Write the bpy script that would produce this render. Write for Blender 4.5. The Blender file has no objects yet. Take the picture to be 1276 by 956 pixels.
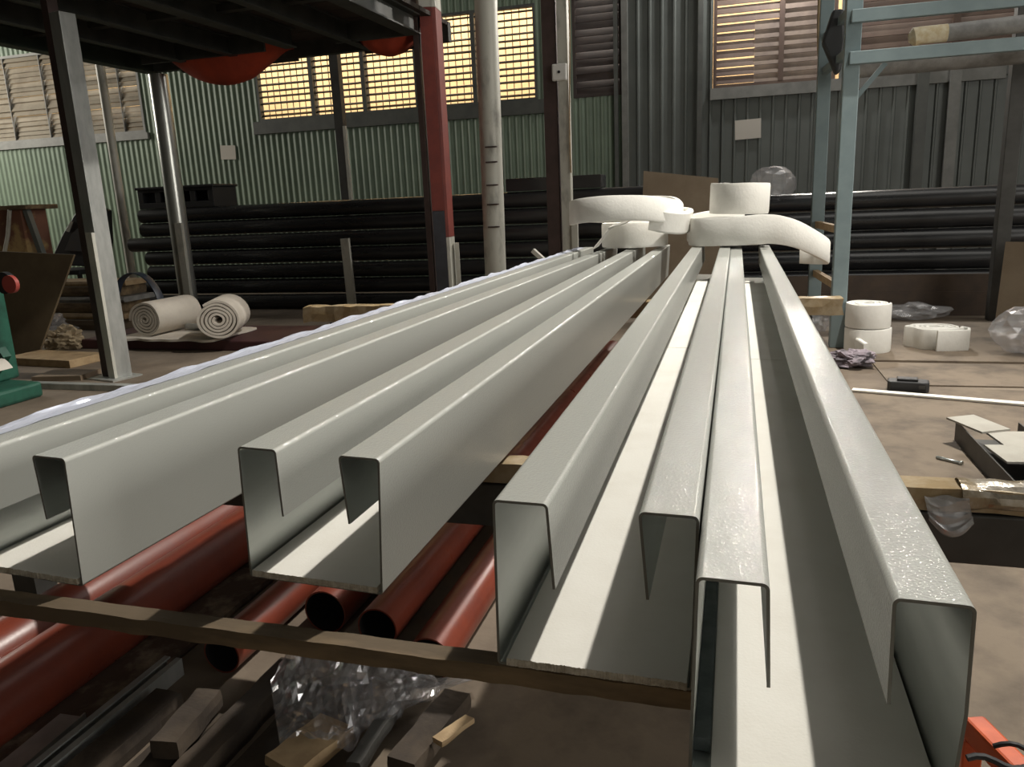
import bpy, bmesh, math, random
from math import sin, cos, pi, radians, sqrt, atan2
from mathutils import Vector, Matrix, noise
random.seed(7)
SC = bpy.context.scene
COL = SC.collection

# ------------------------------------------------------------------ camera
FPX, CAMZ = 977.06, 1.10
YAW, PITCH, ROLL = radians(16.849), radians(13.258), radians(-2.527)
FWD = Vector((-sin(YAW)*cos(PITCH), cos(YAW)*cos(PITCH), -sin(PITCH)))
_r0 = Vector((cos(YAW), sin(YAW), 0)); _u0 = _r0.cross(FWD)
RIGHT = (cos(ROLL)*_r0 + sin(ROLL)*_u0).normalized(); UP = RIGHT.cross(FWD).normalized()
CAMP = Vector((0, 0, CAMZ))
cd = bpy.data.cameras.new('camera'); cam = bpy.data.objects.new('camera', cd); COL.objects.link(cam)
cam.matrix_world = Matrix(((RIGHT.x, UP.x, -FWD.x, 0), (RIGHT.y, UP.y, -FWD.y, 0), (RIGHT.z, UP.z, -FWD.z, CAMZ), (0, 0, 0, 1)))
cd.sensor_fit = 'HORIZONTAL'; cd.sensor_width = 36; cd.lens = FPX/1276*36; cd.clip_start = .02; cd.clip_end = 200
SC.camera = cam
def ray(px, py): return FWD + RIGHT*((px-638)/FPX) - UP*((py-478)/FPX)
def atz(px, py, z=0.):
    d = ray(px, py); return CAMP + d*((z-CAMZ)/d.z)
def aty(px, py, y):
    d = ray(px, py); return CAMP + d*(y/d.y)

# ------------------------------------------------------------------ materials
def mat(name, col, rough=.6, metal=0., col2=None, nscale=6., lo=.4, hi=.65, bump=0., bscale=60., spec=.5, stretch=None, detail=6., rough2=None):
    m = bpy.data.materials.new(name); m.use_nodes = True
    nt = m.node_tree; b = nt.nodes['Principled BSDF']
    b.inputs['Base Color'].default_value = (*col, 1); b.inputs['Roughness'].default_value = rough
    b.inputs['Metallic'].default_value = metal; b.inputs['Specular IOR Level'].default_value = spec
    tc = nt.nodes.new('ShaderNodeTexCoord'); mp = nt.nodes.new('ShaderNodeMapping')
    nt.links.new(tc.outputs['Object'], mp.inputs['Vector'])
    if stretch: mp.inputs['Scale'].default_value = stretch
    if col2 is not None:
        n = nt.nodes.new('ShaderNodeTexNoise'); n.inputs['Scale'].default_value = nscale; n.inputs['Detail'].default_value = detail; n.inputs['Roughness'].default_value = .62
        nt.links.new(mp.outputs[0], n.inputs['Vector'])
        r = nt.nodes.new('ShaderNodeMapRange'); r.inputs[1].default_value = lo; r.inputs[2].default_value = hi
        nt.links.new(n.outputs['Fac'], r.inputs[0])
        mx = nt.nodes.new('ShaderNodeMix'); mx.data_type = 'RGBA'
        nt.links.new(r.outputs[0], mx.inputs['Factor'])
        mx.inputs['A'].default_value = (*col, 1); mx.inputs['B'].default_value = (*col2, 1)
        nt.links.new(mx.outputs['Result'], b.inputs['Base Color'])
        if rough2 is not None:
            rr = nt.nodes.new('ShaderNodeMapRange'); rr.inputs[3].default_value = rough; rr.inputs[4].default_value = rough2
            nt.links.new(r.outputs[0], rr.inputs[0]); nt.links.new(rr.outputs[0], b.inputs['Roughness'])
    if bump:
        n2 = nt.nodes.new('ShaderNodeTexNoise'); n2.inputs['Scale'].default_value = bscale; n2.inputs['Detail'].default_value = 3
        nt.links.new(mp.outputs[0], n2.inputs['Vector'])
        bp = nt.nodes.new('ShaderNodeBump'); bp.inputs['Strength'].default_value = bump; bp.inputs['Distance'].default_value = .002
        nt.links.new(n2.outputs['Fac'], bp.inputs['Height']); nt.links.new(bp.outputs[0], b.inputs['Normal'])
    return m
def film(name, tint, fac=.3, diff=.25, rough=.12):
    m = bpy.data.materials.new(name); m.use_nodes = True; nt = m.node_tree; nt.nodes.clear()
    o = nt.nodes.new('ShaderNodeOutputMaterial'); t = nt.nodes.new('ShaderNodeBsdfTransparent'); g = nt.nodes.new('ShaderNodeBsdfGlossy'); d = nt.nodes.new('ShaderNodeBsdfDiffuse')
    g.inputs['Roughness'].default_value = rough; g.inputs['Color'].default_value = (*tint, 1); d.inputs['Color'].default_value = (*tint, 1); t.inputs['Color'].default_value = (.93, .93, .93, 1)
    m1 = nt.nodes.new('ShaderNodeMixShader'); m2 = nt.nodes.new('ShaderNodeMixShader'); m1.inputs[0].default_value = fac; m2.inputs[0].default_value = diff
    nt.links.new(t.outputs[0], m1.inputs[1]); nt.links.new(g.outputs[0], m1.inputs[2]); nt.links.new(m1.outputs[0], m2.inputs[1]); nt.links.new(d.outputs[0], m2.inputs[2]); nt.links.new(m2.outputs[0], o.inputs[0])
    return m
PAINT = mat('grey_powder_coat', (.40, .407, .38), .45, 0, spec=.12)
def add_coat(m, weight, rough, strength, scale):
    nt = m.node_tree; b = nt.nodes['Principled BSDF']; b.inputs['Coat Weight'].default_value = weight; b.inputs['Coat Roughness'].default_value = rough
    tc = nt.nodes.new('ShaderNodeTexCoord'); n = nt.nodes.new('ShaderNodeTexNoise'); n.inputs['Scale'].default_value = scale; n.inputs['Detail'].default_value = 1.5
    bp = nt.nodes.new('ShaderNodeBump'); bp.inputs['Strength'].default_value = strength; bp.inputs['Distance'].default_value = .002
    nt.links.new(tc.outputs['Object'], n.inputs['Vector']); nt.links.new(n.outputs['Fac'], bp.inputs['Height']); nt.links.new(bp.outputs[0], b.inputs['Coat Normal'])
add_coat(PAINT, .65, .085, .82, 320)
GALV = mat('galvanised_inside', (.42, .45, .44), .36, .85, (.60, .63, .61), 7, .35, .7, stretch=(1, .25, 1), rough2=.45)
GALV2 = mat('galvanised_steel', (.34, .35, .34), .42, .55, (.56, .57, .55), 9, .35, .7, stretch=(1, 1, .3))
CUT = mat('cut_steel_edge', (.20, .20, .18), .5, .6)
BOARD = mat('calcium_board', (.82, .80, .74), .85, 0, (.74, .71, .64), 5, .45, .8, bump=.15, bscale=250)
BOARDE = mat('board_raw_edge', (.42, .37, .29), .95, 0, (.60, .55, .46), 90, .4, .6, bump=.6, bscale=300)
GASK = mat('dark_gasket', (.10, .125, .13), .6, .2, (.16, .19, .19), 30)
WOOD = mat('dirty_timber', (.11, .078, .046), .8, 0, (.30, .21, .115), 9, .45, .7, bump=.4, bscale=60, stretch=(.25, 1, 1))
WOODL = mat('pale_timber', (.42, .30, .17), .75, 0, (.26, .17, .09), 10, .45, .7, bump=.3, bscale=60)
PLY = mat('plywood', (.30, .235, .165), .8, 0, (.22, .165, .11), 3, .35, .7, bump=.2, bscale=120)
PLYD = mat('dark_plywood', (.19, .14, .095), .85, 0, (.13, .095, .06), 4, .35, .7)
FLOOR = mat('dirty_concrete', (.12, .09, .065), .85, 0, (.22, .175, .13), 2.2, .35, .68, bump=.4, bscale=50, detail=9)
FPLY = mat('floor_sheet', (.175, .135, .096), .8, 0, (.085, .064, .046), 3.2, .44, .64, bump=.25, bscale=70, detail=9)
REDP = mat('red_oxide_primer', (.205, .044, .024), .27, 0, (.14, .030, .019), 5, .35, .7, bump=.1, bscale=90, rough2=.42)
REDPOST = mat('red_post_paint', (.24, .050, .036), .55, 0, (.17, .036, .03), 5)
BROWN = mat('brown_steel', (.085, .055, .05), .6, .2, (.06, .04, .035), 6)
BLKP = mat('black_pipe', (.018, .018, .02), .27, 0, (.040, .038, .038), 4, .45, .75, stretch=(.2, 1, 1), rough2=.42, spec=.7)
BLK = mat('black_plastic', (.018, .018, .02), .5)
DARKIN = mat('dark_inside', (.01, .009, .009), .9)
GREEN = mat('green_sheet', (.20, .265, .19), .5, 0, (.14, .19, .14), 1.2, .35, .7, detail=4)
GREEND = mat('green_sheet_dark', (.165, .18, .168), .5, 0, (.12, .132, .124), 1.3, .35, .7, detail=4)  # colour raised to stand in for haze over the right wall
BLUEG = mat('blue_grey_frame', (.235, .30, .315), .45, .1, (.18, .235, .25), 4, .4, .7)
TRIM = mat('grey_trim', (.12, .125, .115), .6, 0, (.09, .095, .09), 5)
TRIML = mat('pale_trim', (.24, .24, .225), .6, 0, (.18, .18, .17), 5)
LOUV = mat('beige_shutter', (.27, .235, .18), .7, 0, (.15, .12, .085), 2.2, .45, .75)
LOUVB = mat('brown_shutter', (.095, .060, .048), .7, 0, (.15, .105, .08), 2)
LOUVD = mat('dark_shutter', (.060, .046, .044), .7, 0, (.085, .065, .06), 3)
SLATD = mat('dark_slat', (.05, .04, .03), .7)
WIRE = mat('screen_wire', (.14, .11, .075), .6, .3)
CREAM = mat('outside_render', (.72, .48, .25), .9, 0, (.62, .40, .20), 1.4, .4, .7)
FIBRE = mat('white_ceramic_fibre', (.80, .785, .74), .95, 0, (.72, .70, .65), 9, .45, .8, bump=.5, bscale=70)
BLANK = mat('blanket', (.62, .57, .50), .95, 0, (.52, .47, .41), 8, .4, .75, bump=.5, bscale=60)
MAROON = mat('maroon_steel', (.075, .026, .028), .55, .1, (.05, .02, .022), 4)
ORANGE = mat('orange_paint', (.62, .10, .02), .4, 0, (.45, .07, .018), 12)
TEAL = mat('green_machine_paint', (.026, .11, .075), .45, 0, (.014, .05, .036), 9, .4, .7)
REDK = mat('red_knob', (.30, .05, .04), .5)
TARP = mat('red_tarpaulin', (.46, .060, .022), .6, 0, (.32, .04, .018), 5, .35, .7, bump=.4, bscale=14)
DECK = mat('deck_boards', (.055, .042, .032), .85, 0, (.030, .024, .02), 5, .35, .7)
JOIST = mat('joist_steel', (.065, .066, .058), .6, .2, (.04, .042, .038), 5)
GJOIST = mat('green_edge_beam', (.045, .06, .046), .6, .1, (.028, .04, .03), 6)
PAPER = mat('paper', (.62, .58, .52), .9)
SWITCH = mat('white_box', (.72, .71, .68), .45)
SACK = mat('black_sack', (.035, .036, .038), .55, 0, bump=.5, bscale=30)
TAPE = mat('packing_tape', (.30, .22, .12), .24, 0, (.42, .34, .23), 12, .4, .65, bump=.5, bscale=40)
FOIL = mat('crinkled_wrap', (.45, .41, .35), .2, .35, (.30, .24, .16), 20, .4, .6, bump=1.0, bscale=55)
CARD = mat('brown_board_panel', (.145, .105, .058), .85, 0, (.115, .08, .045), 4)
WRAPP = mat('wrapped_pipe', (.30, .295, .285), .5, 0, (.20, .195, .19), 12, bump=.5, bscale=40)
BLUEH = mat('blue_hose', (.03, .045, .075), .4)
GREYS = mat('grey_steel_dark', (.075, .073, .068), .55, .3, (.05, .048, .044), 6)
CLEAR = film('clear_film', (.8, .8, .84), .26, .07, .16)
CLEARL = film('clear_bag', (.75, .74, .76), .22, .18, .25)
BLUEF = film('blue_white_film', (.66, .69, .80), .35, .55, .15)
ROOFM = mat('roof_sheet', (.16, .16, .155), .7)
WHITEP = mat('white_paint_worn', (.55, .54, .48), .5, .1, (.30, .29, .26), 9, .5, .7, stretch=(1, 1, .35))
SKIRT = mat('side_wall', (.14, .15, .13), .8)
CLOTH = mat('mauve_cloth', (.26, .22, .25), .9, 0, (.10, .09, .10), 18, .45, .6)

# ------------------------------------------------------------------ mesh helpers
class MB:
    def __init__(s): s.bm = bmesh.new()
    def quad(s, pts, mi=0):
        f = s.bm.faces.new([s.bm.verts.new(p) for p in pts]); f.material_index = mi; return f
    def box(s, lo, hi, M=None, mi=0):
        xs, ys, zs = (lo[0], hi[0]), (lo[1], hi[1]), (lo[2], hi[2])
        P = [Vector((x, y, z)) for x in xs for y in ys for z in zs]
        if M is not None: P = [M @ p for p in P]
        v = [s.bm.verts.new(p) for p in P]
        for q in ((0, 1, 3, 2), (4, 6, 7, 5), (0, 4, 5, 1), (2, 3, 7, 6), (0, 2, 6, 4), (1, 5, 7, 3)):
            f = s.bm.faces.new([v[i] for i in q]); f.material_index = mi
        return s
    def bar(s, a, b, w, h, up=(0, 0, 1), mi=0):
        a, b = Vector(a), Vector(b); d = (b-a).normalized(); u = Vector(up)
        if abs(d.dot(u)) > .99: u = Vector((0, 1, 0))
        r = d.cross(u).normalized(); u = r.cross(d)
        v = []
        for p in (a, b):
            for sx, sy in ((-1, -1), (1, -1), (1, 1), (-1, 1)): v.append(s.bm.verts.new(p + r*sx*w/2 + u*sy*h/2))
        for q in ((3, 2, 1, 0), (4, 5, 6, 7), (0, 1, 5, 4), (1, 2, 6, 5), (2, 3, 7, 6), (3, 0, 4, 7)):
            f = s.bm.faces.new([v[i] for i in q]); f.material_index = mi
        return s
    def tube(s, pts, r, n=12, mi=0, cap=True, flat=1.):
        pts = [Vector(p) for p in pts]; rings = []; u = None
        for i, p in enumerate(pts):
            d = (pts[min(i+1, len(pts)-1)] - pts[max(i-1, 0)]).normalized()
            if u is None:
                u = d.cross(Vector((0, 0, 1)));
                if u.length < .05: u = d.cross(Vector((0, 1, 0)))
            u = (u - d*u.dot(d)).normalized(); w = d.cross(u)
            rr = r[i] if isinstance(r, (list, tuple)) else r
            rings.append([s.bm.verts.new(p + u*rr*cos(2*pi*k/n) + w*rr*flat*sin(2*pi*k/n)) for k in range(n)])
        for a, b in zip(rings, rings[1:]):
            for k in range(n):
                f = s.bm.faces.new((a[k], a[(k+1) % n], b[(k+1) % n], b[k])); f.material_index = mi; f.smooth = True
        if cap:
            s.bm.faces.new(rings[0][::-1]).material_index = mi; s.bm.faces.new(rings[-1]).material_index = mi
        return s
    def pipe(s, a, b, r, t, n=28, mi=0, mi_in=1):
        """hollow pipe, open at both ends"""
        a, b = Vector(a), Vector(b); d = (b-a).normalized(); u = d.cross(Vector((0, 0, 1))).normalized(); w = u.cross(d)
        R = [[s.bm.verts.new(p + (u*cos(2*pi*k/n) + w*sin(2*pi*k/n))*q) for k in range(n)] for p, q in ((a, r), (b, r), (a, r-t), (b, r-t))]
        for k in range(n):
            j = (k+1) % n
            for A, B, m, sm in ((R[0], R[1], mi, 1), (R[3], R[2], mi_in, 1), (R[2], R[0], mi, 0), (R[1], R[3], mi, 0)):
                f = s.bm.faces.new((A[k], A[j], B[j], B[k])); f.material_index = m; f.smooth = bool(sm)
        return s
    def prism(s, poly, a, b, M=None, mi=0):
        """poly of (x,y), extruded z a..b"""
        lo = [Vector((x, y, a)) for x, y in poly]; hi = [Vector((x, y, b)) for x, y in poly]
        if M is not None: lo = [M @ p for p in lo]; hi = [M @ p for p in hi]
        lo = [s.bm.verts.new(p) for p in lo]; hi = [s.bm.verts.new(p) for p in hi]; n = len(poly)
        s.bm.faces.new(lo[::-1]).material_index = mi; s.bm.faces.new(hi).material_index = mi
        for k in range(n):
            f = s.bm.faces.new((lo[k], lo[(k+1) % n], hi[(k+1) % n], hi[k])); f.material_index = mi
        return s
    def ribbon(s, pts, t, hvecs, mi=0, normals=None):
        """thick strip: path along bottom edge, hvec = height vector (one or per point), t thickness sideways"""
        pts = [Vector(p) for p in pts]; n = len(pts); rings = []
        for i, p in enumerate(pts):
            d = (pts[min(i+1, n-1)] - pts[max(i-1, 0)]).normalized()
            h = Vector(hvecs[i] if isinstance(hvecs[0], (list, tuple, Vector)) else hvecs)
            nn = d.cross(h).normalized()*t/2
            e = .18
            ring = [p - nn*.7, p + nn*.7, p + nn + h*.08, p + nn + h*.92, p + nn*.7 + h, p - nn*.7 + h, p - nn + h*.92, p - nn + h*.08]
            rings.append([s.bm.verts.new(q) for q in ring])
        for a, b in zip(rings, rings[1:]):
            for k in range(8):
                f = s.bm.faces.new((a[k], a[(k+1) % 8], b[(k+1) % 8], b[k])); f.material_index = mi; f.smooth = True
        s.bm.faces.new(rings[0][::-1]); s.bm.faces.new(rings[-1])
        return s
    def blob(s, c, r, sub=4, amp=.3, freq=2., seed=0, M=None, flatbottom=None, mi=0, sharp=True):
        t = bmesh.new(); bmesh.ops.create_icosphere(t, subdivisions=sub, radius=1)
        vm = {}
        for v in t.verts:
            p = v.co.copy(); q = p*freq + Vector((seed*3.1, seed*1.7, seed*.9))
            k = noise.noise(q) + .5*noise.noise(q*2.3) + (.6*abs(noise.noise(q*1.7)) if sharp else 0)
            p = p*(1 + amp*k); p = Vector((p.x*r[0], p.y*r[1], p.z*r[2]))
            if M is not None: p = M @ p
            p = p + Vector(c)
            if flatbottom is not None and p.z < flatbottom: p.z = flatbottom + .002*noise.noise(q*5)
            vm[v.index] = s.bm.verts.new(p)
        for f in t.faces:
            g = s.bm.faces.new([vm[v.index] for v in f.verts]); g.material_index = mi; g.smooth = not sharp
        t.free(); return s
    def sheet(s, fn, nu, nv, t, mi=0, smooth=True):
        """thick sheet fn(u,v)->Vector, thickness t downward along -z"""
        top = [[s.bm.verts.new(fn(i/nu, j/nv)) for j in range(nv+1)] for i in range(nu+1)]
        bot = [[s.bm.verts.new(Vector(v.co) - Vector((0, 0, t))) for v in row] for row in top]
        def F(vs):
            f = s.bm.faces.new(vs); f.material_index = mi; f.smooth = smooth
        for i in range(nu):
            for j in range(nv):
                F((top[i][j], top[i+1][j], top[i+1][j+1], top[i][j+1])); F((bot[i][j+1], bot[i+1][j+1], bot[i+1][j], bot[i][j]))
        for i in range(nu): F((top[i][0], bot[i][0], bot[i+1][0], top[i+1][0])); F((top[i+1][nv], bot[i+1][nv], bot[i][nv], top[i][nv]))
        for j in range(nv): F((top[0][j+1], bot[0][j+1], bot[0][j], top[0][j])); F((top[nu][j], bot[nu][j], bot[nu][j+1], top[nu][j+1]))
        return s

def finish(bm, sharp_deg=28):
    bmesh.ops.recalc_face_normals(bm, faces=bm.faces)
    for e in bm.edges:
        if len(e.link_faces) == 2 and e.calc_face_angle(0) > radians(sharp_deg): e.smooth = False

def build(mb, name, mats, parent=None, bevel=0., shade=False, recalc=True):
    bm = mb.bm
    if recalc: finish(bm)
    if shade:
        for f in bm.faces: f.smooth = True
    if not isinstance(mats, (list, tuple)): mats = [mats]
    root = parent; M = Matrix()
    ch = []
    while root is not None: ch.append(root); root = root.parent
    for o in reversed(ch): M = M @ o.matrix_basis
    bm.transform(M.inverted())
    me = bpy.data.meshes.new(name); o = bpy.data.objects.new(name, me); COL.objects.link(o)
    xs = [v.co for v in bm.verts]
    c = Vector(((min(p.x for p in xs)+max(p.x for p in xs))/2, (min(p.y for p in xs)+max(p.y for p in xs))/2, min(p.z for p in xs)))
    bm.transform(Matrix.Translation(-c)); o.location = c
    bm.to_mesh(me); bm.free()
    for m in mats: me.materials.append(m)
    if parent is not None: o.parent = parent
    if bevel:
        b = o.modifiers.new('bevel', 'BEVEL'); b.width = bevel; b.segments = 2; b.limit_method = 'ANGLE'; b.angle_limit = radians(40)
    return o
def tag(o, label, cat, group=None):
    o['label'] = label; o['category'] = cat
    if group: o['group'] = group
    return o
def thing(name, loc, label, cat, rot=(0, 0, 0), group=None):
    o = bpy.data.objects.new(name, None); COL.objects.link(o); o.empty_display_size = .1
    o.rotation_euler = rot; o.matrix_basis = Matrix.Translation(Vector(loc)) @ o.rotation_euler.to_matrix().to_4x4()
    return tag(o, label, cat, group)
def struct(mb, name, mats, parent=None, **k):
    o = build(mb, name, mats, parent, **k)
    if parent is None: o['kind'] = 'structure'
    return o

# ------------------------------------------------------------------ setting
WALLY = 11.0
struct(MB().box((-15, -4, -.12), (6, WALLY+.3, 0)), 'floor', FLOOR)
def corr(mb, x0, x1, z0, z1, y, pitch, amp, trap=False, mi=0):
    """corrugated sheet facing -y"""
    pts = []
    if trap:
        k = math.floor(x0/pitch)
        while k*pitch < x1:
            for f, h in ((0, 0), (.72, 0), (.80, 1), (.92, 1), (1.0, 0)):
                x = k*pitch + f*pitch
                if x0 <= x <= x1: pts.append((x, h*amp))
            k += 1
    else:
        n = int((x1-x0)/pitch*8)
        for i in range(n+1):
            x = x0 + (x1-x0)*i/n; pts.append((x, amp*.5*(1+sin(2*pi*x/pitch))))
    lo = [mb.bm.verts.new((x, y-h, z0)) for x, h in pts]; hi = [mb.bm.verts.new((x, y-h, z1)) for x, h in pts]
    for i in range(len(pts)-1):
        f = mb.bm.faces.new((lo[i], lo[i+1], hi[i+1], hi[i])); f.smooth = not trap; f.material_index = mi
# openings (x0,x1,z0,z1) on the back wall
W1 = (-13.4, -9.25, 2.38, 3.75); W2 = (-7.15, -2.78, 2.40, 3.62); W3 = (-2.28, -1.62, 2.38, 4.2); W4 = (-.46, 1.0, 2.36, 4.2); W5 = (1.10, 4.7, 2.38, 4.2)
wb = MB()
corr(wb, -15, -1.55, 0, 2.38, WALLY, .10, .02)
for a, b in ((-15, W1[0]), (W1[1], W2[0]), (W2[1], W3[0])): corr(wb, a, b, 2.38, 6.6, WALLY, .10, .02)
for W in (W1, W2): corr(wb, W[0], W[1], W[3], 6.6, WALLY, .10, .02)
corr(wb, W3[0], W3[1], 4.2, 6.6, WALLY, .10, .02)
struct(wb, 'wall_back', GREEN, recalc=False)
wr = MB()
corr(wr, -1.55, 6, 0, 2.36, WALLY, .155, .028, True)
corr(wr, -1.62, W4[0], 2.36, 6.6, WALLY, .155, .028, True); corr(wr, W4[1], W5[0], 2.36, 6.6, WALLY, .155, .028, True); corr(wr, W5[1], 6, 2.36, 6.6, WALLY, .155, .028, True); corr(wr, W5[0], W5[1], 4.2, 6.6, WALLY, .155, .028, True); corr(wr, W4[0], W4[1], 4.2, 6.6, WALLY, .155, .028, True)
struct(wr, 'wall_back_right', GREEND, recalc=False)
struct(MB().box((-15.1, -4, 0), (-15, WALLY, 6.6)), 'wall_left', SKIRT)
struct(MB().box((6, -4, 0), (6.1, WALLY, 6.6)), 'wall_right', SKIRT)
struct(MB().box((-15, -4.1, 0), (6, -4, 6.6)), 'wall_front', SKIRT)
struct(MB().box((-15.1, -4.1, 6.6), (6.1, WALLY+.1, 6.7)), 'ceiling', ROOFM)
struct(MB().box((-18, 14, -1), (9, 14.2, 7)), 'wall_outside', CREAM)
struct(MB().box((-18, WALLY+.3, -.1), (9, 14, 0)), 'floor_outside', FLOOR)
# girts and sills
struct(MB().box((W2[0]-.1, WALLY-.06, 2.22), (W2[1]+.12, WALLY+.02, W2[2])), 'trim_1', TRIM)
struct(MB().box((W1[0], WALLY-.06, 2.28), (W1[1]+.05, WALLY+.02, W1[2])), 'trim_2', TRIML)
struct(MB().box((W4[0]-.03, WALLY-.07, 2.22), (2.85, WALLY-.028, 2.36)), 'trim_3', TRIML)
struct(MB().box((2.85, WALLY-.07, 2.26), (6, WALLY-.028, 2.38)), 'trim_4', TRIM)
for k, (px0, px1, d) in enumerate(((1150, 1142, .1), (1190, 1178, .09))):
    p = aty(px0, 110, WALLY-.1)
    struct(MB().box((p.x-.06, WALLY-.03-d, 0), (p.x+.06, WALLY-.029, 2.45)), 'trim_%d' % (5+k), TRIM if k == 0 else TRIML)
for k, (px, py, w) in enumerate(((768, 120, .05), (779, 120, .08), (873, 60, .06))):
    p = aty(px, py, WALLY-.05)
    struct(MB().box((p.x-w/2, WALLY-.09, 0), (p.x+w/2, WALLY-.029, 4.9)), 'trim_%d' % (7+k), TRIML if k == 1 else TRIM)

def window(n, W, slat_n, smat, fmat, depth, tilt, mull=(), wires=0, frame=.06, skip=None, thick=.008):
    x0, x1, z0, z1 = W
    root = MB()
    fr = frame
    for lo, hi in (((x0, z0), (x1, z0+fr)), ((x0, z1-fr), (x1, z1)), ((x0, z0+fr), (x0+fr, z1-fr)), ((x1-fr, z0+fr), (x1, z1-fr))):
        root.box((lo[0], WALLY-.025, lo[1]), (hi[0], WALLY+.07, hi[1]))
    for m, w in mull: root.box((m-w/2, WALLY-.03, z0+fr), (m+w/2, WALLY+.072, z1-fr))
    f = struct(root, 'window_%d' % n, fmat)
    s = MB()
    for i in range(slat_n):
        z = z0+fr + (z1-z0-2*fr)*(i+.5)/slat_n
        segs = [(x0+fr*.5, x1-fr*.5)]
        if skip: segs = skip(i, segs)
        for a, b in segs:
            M = Matrix.Translation((0, WALLY+.02, z + random.uniform(-.004, .004))) @ Matrix.Rotation(tilt + random.uniform(-.05, .05), 4, 'X') @ Matrix.Rotation(random.uniform(-.002, .002), 4, 'Y')
            s.box((a, -depth/2, -thick/2), (b, depth/2, thick/2), M)
    build(s, 'slats', smat, f)
    if wires:
        w = MB(); x = x0+fr
        while x < x1-fr:
            w.box((x-.005, WALLY+.050, z0+fr*.5), (x+.005, WALLY+.060, z1-fr*.5)); x += wires
        build(w, 'wire_screen', WIRE, f)
    return f
window(1, W1, 17, LOUV, TRIML, .096, radians(64), [(W1[0]+.75*k, .012) for k in range(1, 6)], 0, .04)
mulls = [aty(px, 100, WALLY).x for px in (388, 418, 453, 522, 592)]
window(2, W2, 13, SLATD, TRIM, .06, radians(28), [(mulls[0], .06), (mulls[1], .09), (mulls[2], .06), (mulls[3], .12), (mulls[4], .06)], .105, .035, thick=.012)
window(3, W3, 19, LOUVD, LOUVD, .14, radians(62), (), 0, .04)
def sk4(i, segs):
    return [(W4[0]+.02, W4[1]-.02)]
window(5, W5, 13, LOUVB, LOUVB, .19, radians(64), [(2.3, .08), (3.5, .08)], 0, .04)
w4 = window(4, W4, 17, LOUVB, LOUVB, .098, radians(66), [(-.46+.82, .06)], 0, .04, skip=lambda i, g: [(W4[0]+.02, W4[0]+(.82 if i > 6 else .50))])
s4 = MB()
for i in range(17):
    z = W4[2]+.04 + (W4[3]-W4[2]-.08)*(i+.5)/17
    M = Matrix.Translation((0, WALLY+.02, z)) @ Matrix.Rotation(radians(66), 4, 'X')
    s4.box((W4[0]+(.8205 if i > 6 else .5005), -.061, -.004), (W4[1]-.02, .061, .004), M)
build(s4, 'closed_slats', mat('worn_shutter', (.17, .125, .095), .7, 0, (.10, .07, .055), 3), w4)

# ------------------------------------------------------------------ guide rails
S = .34
RW, RH, RL, RD, LEN = .678*S, .621*S, .191*S, .307*S, 13.2*S
TH = .0032
def rail_path(lt, rt, br, bulge=0.):
    """outer outline of the lipped channel, corners rounded; returns list of (x,z)"""
    P = [(RL+lt, -RD), (RL, 0), (0, 0), (0, -RH), (RW+br, -RH), (RW+bulge, -RH*.5), (RW, 0), (RW-RL, 0), (RW-RL+rt, -RD)]
    rad = [0, .007, .007, .005, .005, .10 if bulge else 0, .007, .007, 0]
    if not bulge: P.pop(5); rad.pop(5)
    out = []
    for i, p in enumerate(P):
        if i == 0 or i == len(P)-1 or rad[i] == 0: out.append(Vector(p)); continue
        p = Vector(p); a = (Vector(P[i-1])-p); b = (Vector(P[i+1])-p); la, lb = a.length, b.length; a /= la; b /= lb
        ang = a.angle(b); t = min(rad[i]/math.tan(ang/2), la*.45, lb*.45); r = t*math.tan(ang/2)
        c = p + (a+b).normalized()*(r/sin(ang/2)); s0 = p+a*t-c; s1 = p+b*t-c
        a0 = atan2(s0.y, s0.x); da = atan2(s1.y, s1.x)-a0
        while da > pi: da -= 2*pi
        while da < -pi: da += 2*pi
        for k in range(6):
            q = a0 + da*k/5; out.append(c + Vector((cos(q), sin(q)))*r)
    return out
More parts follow.
